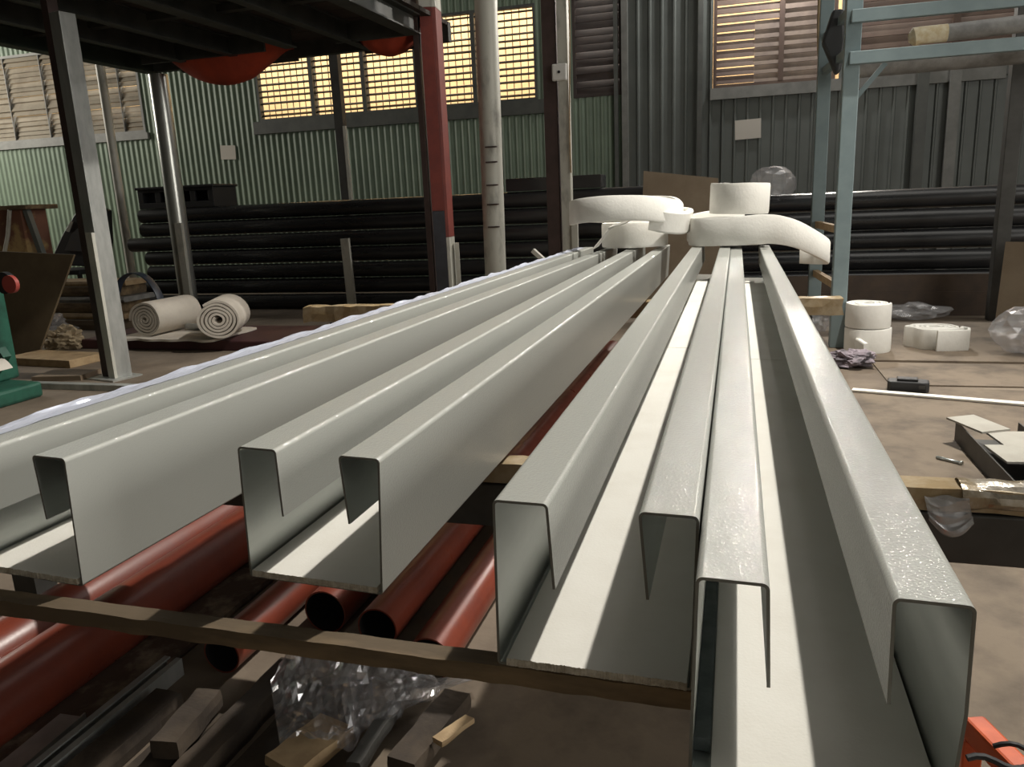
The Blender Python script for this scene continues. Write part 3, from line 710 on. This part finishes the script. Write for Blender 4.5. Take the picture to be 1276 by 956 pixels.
# red H column
c = aty(545, 230, 6.95)
t = thing('red_column', (c.x, 6.95, 0), 'red painted steel column with bare grey lower end', 'column', (0, 0, radians(18)))
M = t.matrix_basis; RT = zat(538, 12, 6.95)
def colpart(name, poly, z0, z1, m): build(MB().prism(poly, z0, z1, M), name, m, t, bevel=.003)
colpart('brown_flange', [(-.125, -.10), (-.075, -.115), (-.068, .09), (-.118, .1)], .0, 3.2, BROWN)
colpart('red_face', [(-.055, -.12), (.055, -.12), (.055, -.09), (-.055, -.09)], 1.02, RT, REDPOST)
colpart('red_side', [(.056, -.12), (.085, -.115), (.125, .09), (.10, .10), (.056, -.09)], .78, RT, REDPOST)
colpart('bare_base', [(-.055, -.12), (.055, -.12), (.055, -.09), (-.055, -.09)], .0, 1.019, mat('bare_blue_steel', (.075, .08, .095), .5, .3, (.05, .05, .06), 5))
colpart('bare_side', [(.056, -.12), (.085, -.115), (.125, .09), (.10, .10), (.056, -.09)], .0, .779, WHITEP)
colpart('primer_top', [(-.055, -.12), (.055, -.12), (.085, -.115), (.125, .09), (.10, .10), (-.055, -.09)], RT+.001, 3.2, WHITEP)
build(MB().box((.130, -.02, .25), (.165, .05, .72), M), 'cleat', WHITEP, t)
# white round post
c = aty(614, 170, 7.05)
t = thing('white_pipe_post', (c.x, 7.05, 0), 'worn white round post right of the red column', 'post')
def lean(z): return (c.x - .02 + .012*(z-1.6), 7.05, z)
build(MB().tube([lean(.0), lean(1.2), lean(3.3)], .100, 24), 'pipe', WHITEP, t)
for z in (1.55, 1.42, 1.22, 1.05, .85): build(MB().box((lean(z)[0]-.02, 6.93, z), (lean(z)[0]+.085, 6.962, z+.012)), 'scuff_band', BROWN, t)
# brown + grey twin posts with switch box
c = aty(690, 150, 7.15)
t = thing('brown_twin_post', (c.x, 7.15, 0), 'purple-brown steel post paired with a grey strip post, carrying the white box', 'post')
build(MB().box((c.x-.075, 7.1, 0), (c.x+.045, 7.22, 3.2)), 'brown_tube', BROWN, t, bevel=.003)
build(MB().box((c.x+.065, 7.08, 0), (c.x+.155, 7.17, 3.2)), 'grey_tube', WHITEP, t, bevel=.003)
build(MB().box((c.x+.156, 7.06, .3), (c.x+.21, 7.1, 1.0)), 'cleat', WHITEP, t)
def cab(z): return (c.x+.172+.012*sin(z*3), 7.065, z)
build(MB().tube([cab(1.3+.1*k) for k in range(19)], .006, 6), 'cable', WOODL, t)
c3 = aty(697, 90, 7.06)
t = thing('switch_box', (c3.x, 7.06, c3.z-.06), 'small white electrical box on the brown twin post', 'switch box')
build(MB().box((c3.x-.065, 7.045, c3.z-.07), (c3.x+.065, 7.0795, c3.z+.07)), 'case', SWITCH, t, bevel=.012)
build(MB().tube([(c3.x, 7.0449, c3.z), (c3.x, 7.038, c3.z)], .012, 12), 'button', BLK, t)

# ------------------------------------------------------------------ mezzanine deck, left
DX0, DX1, DY0, DY1, DZ = -5.95, -2.66, 1.2, 7.25, 2.50
mb = MB()
k = DY0
while k < DY1:
    mb.box((DX0, k, DZ+.165), (DX1, min(k+.29, DY1), DZ+.20)); k += .30
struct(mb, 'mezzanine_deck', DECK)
for i, (x, w, m) in enumerate(((-5.87, .12, GJOIST), (-5.2, .08, JOIST), (-4.62, .08, JOIST), (-3.97, .12, JOIST), (-3.4, .08, JOIST), (-2.78, .14, JOIST))):
    y1 = 6.72 if i in (3, 5) else 7.2
    mb = MB().box((x-w/2, DY0, DZ), (x+w/2, y1, DZ+.012)); mb.box((x-.01, DY0, DZ+.0121), (x+.01, y1, DZ+.15)); mb.box((x-w/2, DY0, DZ+.151), (x+w/2, y1, DZ+.164))
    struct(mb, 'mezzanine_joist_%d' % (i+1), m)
struct(MB().box((DX0, 7.26, DZ+.03), (DX1, 7.34, DZ+.2)), 'mezzanine_edge', JOIST)
for i, y in enumerate((3.2, 4.32+.2, 5.7)):
    struct(MB().box((DX0, y-.04, DZ+.10), (DX1, y+.04, DZ+.15)), 'mezzanine_bridging_%d' % (i+1), JOIST)
def sag_tarp(pxl, pxr, pyt, pyb, y, label, skew=0.):
    a = aty(pxl, pyt, y); b = aty(pxr, pyt-3, y); zb = aty((pxl+pxr)/2, pyb, y).z; w = b.x-a.x; s = a.z-zb
    mb = MB()
    def fn(u, v):
        uu = u*2-1; vv = v*2-1
        k = (1-abs(uu+skew*(1-uu*uu))**2.3)*(1-vv*vv)
        z = a.z - max(0, k)*s + (b.z-a.z)*u + .006*noise.noise(Vector((u*9, v*5, 2)))
        return Vector((a.x + w*u, y + .28*vv, z))
    mb.sheet(fn, 44, 20, .006)
    mb.box((a.x-.02, y-.30, a.z-.004), (b.x+.02, y-.27, DZ-.001), mi=1); mb.box((a.x-.02, y+.27, a.z-.004), (b.x+.02, y+.30, DZ-.001), mi=1)
    return tag(build(mb, 'red_tarpaulin', [TARP, JOIST]), label, 'tarpaulin', 'red tarpaulins sagging under the deck')
sag_tarp(202, 348, 58, 99, 7.0, 'larger red tarpaulin sagging under the deck, beside the round galvanised post')
sag_tarp(438, 526, 34, 66, 7.0, 'smaller red tarpaulin sagging under the deck beside the red column')

# ------------------------------------------------------------------ blue-grey rack, right
fr = atz(1042, 432, .0145); FX, FY = fr.x, fr.y
bx = aty(1022, 200, 6.75)
t = thing('steel_rack', (FX, FY, 0), 'blue-grey steel storage rack with two tall posts at the right', 'rack')
def post(x, y, z0, z1, w=.095, m=BLUEG): build(MB().box((x-w/2, y-w/2, z0), (x+w/2, y+w/2, z1)), 'post', m, t, bevel=.004)
post(FX, FY, .0145, 3.1); post(bx.x, 6.75, .0, 3.1)
rx = 2.95
post(rx, FY, 0, 3.1); 
z1 = zat(1075, 20, FY-.06); z2 = zat(1075, 72, FY-.06)
def hb(z, y, w=.05, h=.075): build(MB().box((FX-.02, y-w, z-h/2), (rx+.05, y, z+h/2)), 'beam', BLUEG, t, bevel=.003)
hb(z1, FY-.048); hb(z2, FY-.048)
build(MB().bar((FX+.03, FY, z2-.24), (FX+.20, FY, z2-.035), .03, .04, (0, 1, 0)), 'brace', BLUEG, t)
for z in (.42, .80, z1+.07, z2+.07):
    build(MB().bar((FX-.0, FY+.048, z), (bx.x-.0, 6.70, z), .04, .05), 'side_rail', BLUEG if z > 1 else WOODL, t)
dp = aty(1252, 200, 6.9)
post(dp.x+.03, 6.9, 0, 2.4, .10, GREYS)
# pipes on the rack
za = zat(1140, 45, 6.1)
a = aty(1135, 43, 6.2)
t = thing('wrapped_pipe', (a.x+1, 6.2, a.z), 'pale wrapped pipe with a yellow-foam end on the upper rack', 'pipe', group='pipes stored on the rack')
build(MB().tube([(a.x+.22, 6.2, a.z-.01), (rx+.4, 6.2, a.z+.05)], .055, 16), 'pipe', WRAPP, t)
build(MB().tube([(a.x-.01, 6.2, a.z-.025), (a.x+.02, 6.2, a.z-.02), (a.x+.06, 6.2, a.z-.012), (a.x+.219, 6.2, a.z-.01)], [.03, .062, .056, .056], 14), 'foam_end', mat('yellow_foam', (.62, .50, .30), .8, 0, (.75, .68, .52), 20), t)
build(MB().box((a.x+.8, 6.1, z2+.0), (a.x+.86, 6.3, a.z-.062)), 'bracket', BLUEG, t)
a = aty(1068, 82, 6.5)
tag(build(MB().tube([(a.x, 6.5, a.z), (rx+.4, 6.5, a.z+.02)], .085, 20), 'steel_pipe', WRAPP), 'thicker grey pipe below the wrapped one on the rack', 'pipe', 'pipes stored on the rack')
# black sack hanging between the posts
c = aty(1041, 52, 6.2)
mb = MB(); mb.prism([(-.03, .20), (.04, .20), (.06, .0), (.04, -.20), (.01, -.22), (-.09, .0)], -.05, .05, Matrix.Translation(c) @ Matrix.Rotation(pi/2, 4, 'X'))
tag(build(mb, 'hanging_bag', SACK, bevel=.02), 'black bag hanging between the two blue-grey rack posts', 'bag')
# cord hanging
a = aty(1020, 5, 6.5)
tag(build(MB().tube([aty(1021, 0, 6.9), aty(1020, 30, 6.9), aty(1020, 60, 6.9), aty(1022, 86, 6.9)], .012, 8), 'cord', WOODL), 'pale cord hanging left of the rack posts', 'cord')

# ------------------------------------------------------------------ black pipe stacks
def stack(x0, x1, y, rows, r, names):
    for i in range(rows):
        z = r + i*r*2.03
        yy = y + (.03 if i % 2 else 0) + .055*i
        xa, xb = x0 + random.uniform(.0, .35), x1 + random.uniform(-.1, .1)
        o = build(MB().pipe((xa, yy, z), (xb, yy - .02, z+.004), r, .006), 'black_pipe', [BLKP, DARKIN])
        tag(o, names(i), 'pipe', 'black steel pipes stacked along the back')
ORD = ['lowest', 'second lowest', 'third from the bottom', 'fourth from the bottom', 'third from the top', 'second from the top', 'topmost']
stack(aty(152, 320, 7.8).x, -.75, 7.75, 7, .082, lambda i: 'long black pipe, %s of the left-hand stack by the green wall' % ORD[i])
ORD2 = ['lowest', 'second lowest', 'third from the bottom', 'third from the top', 'second from the top', 'topmost']
stack(-.45, 2.75, 7.50, 6, .085, lambda i: 'black pipe, %s of the right-hand stack behind the rack' % ORD2[i])
# upright stake in front
a = aty(432, 366, 7.35); b = aty(424, 298, 7.35)
tag(build(MB().bar((a.x, 7.45, 0), (b.x, 7.45, b.z), .09, .04, (0, 1, 0)), 'stake', WHITEP), 'pale upright stake holding back the left black pipe stack', 'stake')
# dark rack box on the pipes and a stick near the rails
a = aty(672, 240, 8.05)
tag(build(MB().box((a.x-.35, 8.02, 1.172), (a.x+.65, 8.3, 1.30)), 'steel_box_section', BLKP, bevel=.005), 'dark steel box section on top of the left pipe stack', 'steel section')
a = aty(664, 312, 6.5); b = aty(690, 332, 6.5)
tag(build(MB().bar(aty(664, 312, 6.5), (b.x+.55, 6.5, 0), .055, .035), 'stick', WHITEP), 'pale stick leaning just behind the left rails', 'stick')
# plywood sheet leaning behind the coils
a = aty(800, 300, 6.9); b = aty(802, 213, 7.15); c = aty(895, 222, 7.15)
mb = MB(); vs = []
P = [Vector((b.x-.02, 6.9, 0)), Vector((c.x+.05, 6.9, 0)), c, b]
lo = [mb.bm.verts.new(p) for p in P]; hi = [mb.bm.verts.new(p+Vector((0, .018, 0))) for p in P]
mb.bm.faces.new(lo); mb.bm.faces.new(hi[::-1])
for k in range(4): mb.bm.faces.new((lo[k], hi[k], hi[(k+1) % 4], lo[(k+1) % 4]))
tag(build(mb, 'plywood_sheet', PLY), 'tan plywood sheet leaning behind the white coils', 'plywood sheet')
# plastic lump on the right stack
a = aty(962, 237, 7.8)
tag(build(MB().blob((a.x, 7.75, 1.036+.09), (.19, .15, .16), 3, .25, 1.3, 12, flatbottom=1.036), 'plastic_bag', CLEARL), 'crumpled clear plastic bag on top of the black pipes behind the coils', 'plastic bag')

# ------------------------------------------------------------------ papers on the walls
def paper(px, py, w, h, label, rot):
    p = aty(px, py, WALLY-.035)
    mb = MB().box((-w/2, -.002, -h/2), (w/2, .0, h/2), Matrix.Translation((p.x, WALLY-.031, p.z)) @ Matrix.Rotation(rot, 4, 'Y'))
    tag(build(mb, 'wall_paper_notice', PAPER), label, 'notice')
paper(284, 190, .27, .21, 'small white paper notice on the green wall left of the bright window', .05)
paper(932, 161, .32, .24, 'small white paper notice on the wall below the brown shutters', -.03)

# ------------------------------------------------------------------ left background clutter
# maroon beam with blanket rolls
YB = 5.35; zb_ = zat(240, 424, YB)
a = aty(105, 435, YB); b = aty(360, 430, YB)
tag(build(MB().box((a.x, YB-.02, .0), (b.x+.9, YB+.75, zb_)), 'steel_plinth', MAROON, bevel=.01), 'low maroon steel plinth carrying the big blanket rolls', 'plinth')
def blanket_roll(c, r, length, yaw, label, seed, inner=.16, tail=True):
    dr = r*(1-inner)/5; pts = []
    N = 5*40
    for i in range(N+1):
        a = 2*pi*i/40 + 1.2 + seed; k = i/N; rr = r*inner + (r-dr/2-r*inner)*k
        rr *= 1 + .07*noise.noise(Vector((cos(a), sin(a), seed + k*2)))
        z = rr*sin(a)*.94
        pts.append(Vector((rr*cos(a)*1.05, 0, z)))
    M = Matrix.Translation(Vector(c)+Vector((0, 0, r*.985))) @ Matrix.Rotation(yaw, 4, 'Z')
    mb = MB().ribbon(pts, dr*.86, (0, length, 0))
    mn = min(v.co.z for v in mb.bm.verts); mb.bm.transform(Matrix.Translation((0, 0, -mn - r*.985)))
    mb.bm.transform(M)
    return tag(build(mb, 'blanket_roll', BLANK), label, 'blanket roll', 'rolled insulation blankets')
c = aty(286, 418, YB)
blanket_roll((c.x-.02, YB-.10, zb_+.032), .175, .46, radians(24), 'rolled pale blanket with its spiral end facing the camera', 1)
c = aty(178, 424, YB)
blanket_roll((c.x+.05, YB+.0, zb_+.032), .165, .52, radians(-2), 'rolled pale blanket lying left, half behind the near post', 2, .08)
# unrolled end of the blanket on the plinth
a = aty(150, 424, YB)
def bl(u, v):
    q = Vector((u*6, v*3, 4)); return Vector((a.x + .0 + 1.0*u, YB-.10+.03*noise.noise(q) + .6*v, zb_+.024 + .004*noise.noise(q)))
tag(build(MB().sheet(bl, 40, 10, .018), 'blanket_sheet', BLANK), 'flat pale blanket end spread on the maroon plinth', 'blanket')
# short grey tube on the plinth between the rolls
a = aty(222, 401, YB+.25); b = aty(258, 399, YB+.25)
tag(build(MB().tube([(a.x, YB+.35, zb_+.054), (b.x, YB+.35, zb_+.054)], .028, 14), 'grey_tube', GALV2), 'short grey tube between the two blanket rolls', 'tube')
# blue hose loop
cc = aty(168, 375, 6.6)
cc = aty(168, 375, 6.1)
pts = [(cc.x + .27*cos(a_)*1.0, 6.1, max(.05, cc.z - .10 + .36*sin(a_))) for a_ in [pi*k/20 for k in range(-3, 22)]]
tag(build(MB().ribbon(pts, .012, (0, .09, 0)), 'blue_strap', BLUEH), 'dark blue hoop standing behind the left blanket roll', 'hoop')
# stack of planks / sheets on the floor between panel and post
xs0 = aty(64, 330, 6.6).x; xs1 = aty(128, 330, 6.6).x
z = 0.0; k = 0
PLN = ['bottom', 'second', 'third', 'fourth', 'fifth', 'top']
for dz, m, ex in ((.10, PLYD, .05), (.06, WOODL, .12), (.10, WOOD, .0), (.055, WRAPP, .06), (.10, WOOD, -.05), (.05, WOODL, .02)):
    mb = rough_bar(MB(), (xs0-1.2+ex, 6.6 + .02*k, z+dz/2), (xs1+.35+ex, 6.5+.03*k, z+dz/2), .5-.03*k, dz-.004, 12, .004, seed=k)
    tag(build(mb, 'timber_board', m), '%s board of the timber pile behind the brown panel at far left' % PLN[k], 'board', 'timber pile at the far left')
    z += dz; k += 1
topz = z
# brown panel standing at far left
a = aty(0, 322, 5.0); b = aty(65, 325, 5.0)
mb = MB(); P = [Vector((aty(-60, 440, 5.0).x, 5.0, 0)), Vector((aty(48, 450, 5.0).x, 5.0, 0)), Vector((b.x, 5.22, b.z+.03)), Vector((aty(-60, 318, 5.0).x, 5.22, a.z+.06))]
lo = [mb.bm.verts.new(p) for p in P]; hi = [mb.bm.verts.new(p+Vector((0, .02, 0))) for p in P]
mb.bm.faces.new(lo); mb.bm.faces.new(hi[::-1])
for k in range(4): mb.bm.faces.new((lo[k], hi[k], hi[(k+1) % 4], lo[(k+1) % 4]))
tag(build(mb, 'hardboard_panel', CARD), 'brown hardboard panel standing at the left edge behind the green machine', 'panel')
# wooden stool/cabinet at left edge
a = aty(-20, 258, 7.3); b = aty(33, 262, 7.3); zt_ = a.z; x0_, x1_ = a.x, b.x
t = thing('wooden_stand', ((x0_+x1_)/2, 7.4, 0), 'reddish wooden stand with splayed dark leg at the left edge', 'stand')
build(MB().box((x0_-.3, 7.2, zt_-.05), (x1_+.10, 7.65, zt_)), 'top', WOOD, t, bevel=.004)
build(MB().box((x0_-.3, 7.25, zt_-.62), (x1_-.04, 7.6, zt_-.051)), 'cabinet', mat('worn_red_panel', (.22, .10, .065), .6, 0, (.48, .33, .15), 2.6, .5, .6), t)
build(MB().bar((x1_-.0, 7.3, zt_-.051), (x1_+.28, 7.3, .0), .06, .06, (0, 1, 0)), 'leg', GREEND, t)
build(MB().bar((x0_-.25, 7.3, zt_-.621), (x0_-.3, 7.3, .0), .06, .06, (0, 1, 0)), 'leg', GREEND, t)
build(MB().tube([aty(12, 262, 7.2), aty(10, 292, 7.2), aty(5, 318, 7.2)], .022, 10), 'pale_rod', WHITEP, t)
# black moulded chair leaning against the wall
YC = 7.95
t = thing('black_chair', (aty(105, 300, YC).x, YC, 0), 'black moulded chair back leaning before the green wall, left of the near post', 'chair')
def outl(pts, y): return [(aty(px, py, y).x, aty(px, py, y).z) for px, py in pts]
MX = Matrix(((1, 0, 0, 0), (0, 0, 1, YC), (0, 1, 0, 0), (0, 0, 0, 1)))
build(MB().prism(outl([(66, 330), (70, 314), (80, 292), (97, 264), (105, 257), (118, 255), (136, 262), (138, 300), (135, 333)], YC), -.03, .05, MX), 'backrest', BLK, t, bevel=.012)
build(MB().prism(outl([(84, 312), (92, 292), (103, 282), (120, 284), (122, 314)], YC), -.045, -.0305, MX), 'pad', mat('grey_plastic', (.055, .055, .056), .5), t)
build(MB().prism(outl([(86, 288), (91, 276), (94, 276), (89, 289)], YC), -.045, -.0305, MX), 'badge', WHITEP, t)
xl, xr = aty(70, 320, YC).x, aty(130, 320, YC).x; zs = aty(100, 333, YC).z
build(MB().box((xl, YC-.42, zs-.06), (xr, YC+.05, zs-.002)), 'seat', BLK, t, bevel=.012)
for sx in (xl+.04, xr-.04):
    for yy in (YC-.38, YC+.01): build(MB().bar((sx, yy, 0), (sx, yy, zs-.061), .04, .04), 'leg', BLK, t)
# black crate on the pipe stack
a = aty(190, 270, 8.25); b = aty(282, 270, 8.25); zc0 = 1.165; zc1 = zat(230, 235, 8.25)
x0_, x1_ = a.x, b.x
t = thing('black_crate', ((x0_+x1_)/2, 8.25, zc0), 'black plastic crate with cut-outs on top of the left pipe stack', 'crate')
mb = MB()
def slab(xa, xb, za_, zb2): mb.box((xa, 8.05, za_), (xb, 8.08, zb2))
Hh = zc1-zc0
slab(x0_, x1_, zc0, zc0+Hh*.30); slab(x0_, x1_, zc1-Hh*.16, zc1)
for k in range(5):
    xx = x0_ + (x1_-x0_-.07)*k/4; mb.box((xx, 8.0501, zc0+Hh*.3), (xx+.07, 8.0799, zc1-Hh*.16))
mb.box((x0_, 8.081, zc0), (x0_+.03, 8.5, zc1)); mb.box((x1_-.03, 8.081, zc0), (x1_, 8.5, zc1)); mb.box((x0_+.031, 8.47, zc0), (x1_-.031, 8.5, zc1)); mb.box((x0_+.031, 8.081, zc0), (x1_-.031, 8.469, zc0+.02))
build(mb, 'body', BLK, t, bevel=.004)
build(MB().box((x0_-.02, 8.03, zc1+.0005), (x1_+.02, 8.52, zc1+.03)), 'rim', BLK, t, bevel=.006)
# green machine at the left edge
YM = 3.7
a = aty(0, 400, YM); g0 = aty(-120, 400, YM).x; g1 = aty(-24, 400, YM).x
t = thing('green_machine', (g0, YM, 0), 'green painted workshop machine cut off by the left edge', 'machine')
zt_ = zat(10, 330, YM)
build(MB().prism([(g0-.3, YM-.2), (g1-.06, YM-.2), (g1, YM-.1), (g1, YM+.2), (g0-.3, YM+.2)], .10, zt_-.08), 'column', TEAL, t, bevel=.015)
build(MB().tube([(g1-.16, YM-.05, zt_-.079), (g1-.16, YM-.05, zt_-.03), (g1-.16, YM-.05, zt_+.0)], [.09, .085, .06], 20), 'cap', TEAL, t)
build(MB().prism([(g0-.3, YM-.35), (g1+.14, YM-.35), (g1+.26, YM-.2), (g1+.26, YM+.12), (g0-.3, YM+.25)], .0, .0995), 'base', TEAL, t, bevel=.02)
p = aty(8, 353, YM-.24)
build(MB().tube([(p.x-.03, YM-.2005, p.z), (p.x-.03, YM-.235, p.z)], .062, 22), 'handwheel', BLK, t)
p = aty(15, 354, YM-.24)
build(MB().tube([(p.x-.0, YM-.2355, p.z), (p.x-.0, YM-.26, p.z)], .05, 20), 'red_knob', REDK, t)
build(MB().blob((g1+.05, YM-.20, .24), (.16, .10, .10), 3, .3, 2, 31, flatbottom=.11), 'gear_housing', mat('oily_iron', (.035, .030, .026), .5, .3), t)
build(MB().bar((g1-.02, YM-.05, .0996), (g1+.26, YM-.10, .33), .05, .07), 'brace_arm', TEAL, t)
# paper bags and cardboard on the floor
def heap(px, py, y, r, m, label, name, cat, seed, z0=0.):
    p = aty(px, py, y)
    tag(build(MB().blob((p.x, y, z0 + r[2]*.8), r, 4, .45, 2.0, seed, flatbottom=z0+.001), name, m), label, cat)
heap(64, 424, 5.65, (.20, .14, .13), CLEARL, 'crumpled clear bag beside the brown hardboard panel', 'plastic_bag', 'plastic bag', 41)
heap(80, 428, 5.32, (.17, .12, .10), mat('brown_paper', (.30, .235, .15), .8), 'crumpled brown paper left of the maroon plinth', 'paper_wad', 'paper', 43)
p = atz(80, 452, 0)
tag(build(MB().box((-.40, -.16, 0), (.32, .16, .06), Matrix.Translation((p.x-.05, p.y, 0)) @ Matrix.Rotation(-.1, 4, 'Z')), 'cardboard_box', WOODL, bevel=.004), 'flat light-brown box on the floor left of the near post', 'box')
p = atz(120, 462, .0)
tag(build(MB().box((-.2, -.12, 0), (.16, .12, .035), Matrix.Translation((p.x-.02, p.y-.22, 0)) @ Matrix.Rotation(.2, 4, 'Z')), 'cardboard_piece', PLYD), 'dark cardboard piece at the foot of the near post', 'cardboard')
p = aty(34, 443, 3.6)
mb = MB().sheet(lambda u, v: Vector((p.x - .09 + .22*u, 3.38 - .1*u + .1*v, p.z + .035*sin(u*2.6) - .04*u)), 12, 6, .004)
tag(build(mb, 'white_paper', PAPER), 'folded white paper lying on the green machine', 'paper')
# steel angle on floor left
a = atz(36, 478, .03); b = atz(112, 482, .03)
tag(build(MB().bar((a.x-.6, a.y+.0, .02), (b.x+.6, b.y+.05, .02), .06, .038), 'steel_tube', GALV2), 'grey steel tube on the floor behind the leftmost rail', 'steel tube')

# ------------------------------------------------------------------ lights
def light(name, typ, loc, target, power, col=(1, 1, 1), **k):
    d = bpy.data.lights.new(name, typ); d.energy = power; d.color = col
    for a, b in k.items(): setattr(d, a, b)
    o = bpy.data.objects.new(name, d); COL.objects.link(o); o.location = loc
    o.rotation_euler = (Vector(target)-Vector(loc)).to_track_quat('-Z', 'Y').to_euler(); return o
light('high_bay_lamp', 'SPOT', (1.45, 4.6, 5.6), (-.6, 2.6, .7), 1650, (1, .955, .87), spot_size=radians(85), spot_blend=.5, shadow_soft_size=.07)
light('floodlight', 'SPOT', (1.05, 10.55, 4.0), (-.3, 2.2, .7), 650, (1, .95, .86), spot_size=radians(100), spot_blend=.6, shadow_soft_size=.09)
light('overhead_fill', 'AREA', (2.0, 5.0, 6.4), (1.2, 4, 0), 100, (1, .97, .90), shape='RECTANGLE', size=4.5, size_y=5)  # added soft fill from above; the roof has no opening
light('front_fill', 'AREA', (1.0, -3.8, 2.4), (-1.5, 6, 1.0), 26, (1, .96, .88), shape='RECTANGLE', size=6, size_y=3)  # added weak fill from behind the camera, no entrance there
light('right_fill', 'AREA', (5.85, 2.6, 2.3), (-2, 3.6, .8), 300, (1, .965, .89), shape='RECTANGLE', size=5, size_y=2.6)  # added fill for the right-facing sides; no gate in the right wall
light('glare_fill', 'POINT', (.35, 10.5, 4.05), (0, 0, 0), 110, (1, .97, .93), shadow_soft_size=.08)  # added point light, its glow on the wall imitates lens glare
light('left_fill', 'AREA', (-14.6, 8.2, 3.6), (-9, 10.8, 1.6), 360, (1, .95, .84), shape='RECTANGLE', size=3, size_y=2)  # added fill that brightens the left part of the back wall
light('street_daylight', 'AREA', (-4, 11.9, 6.5), (-4, 14, 2.4), 1500, (1, .95, .85), shape='RECTANGLE', size=16, size_y=1)
w = bpy.data.worlds.new('world'); SC.world = w; w.use_nodes = True
w.node_tree.nodes['Background'].inputs[0].default_value = (.75, .85, 1, 1); w.node_tree.nodes['Background'].inputs[1].default_value = .3
SC.view_settings.view_transform = 'Standard'; SC.view_settings.look = 'None'; SC.view_settings.gamma = 1; SC.view_settings.exposure = 0
SC.view_settings.use_curve_mapping = False
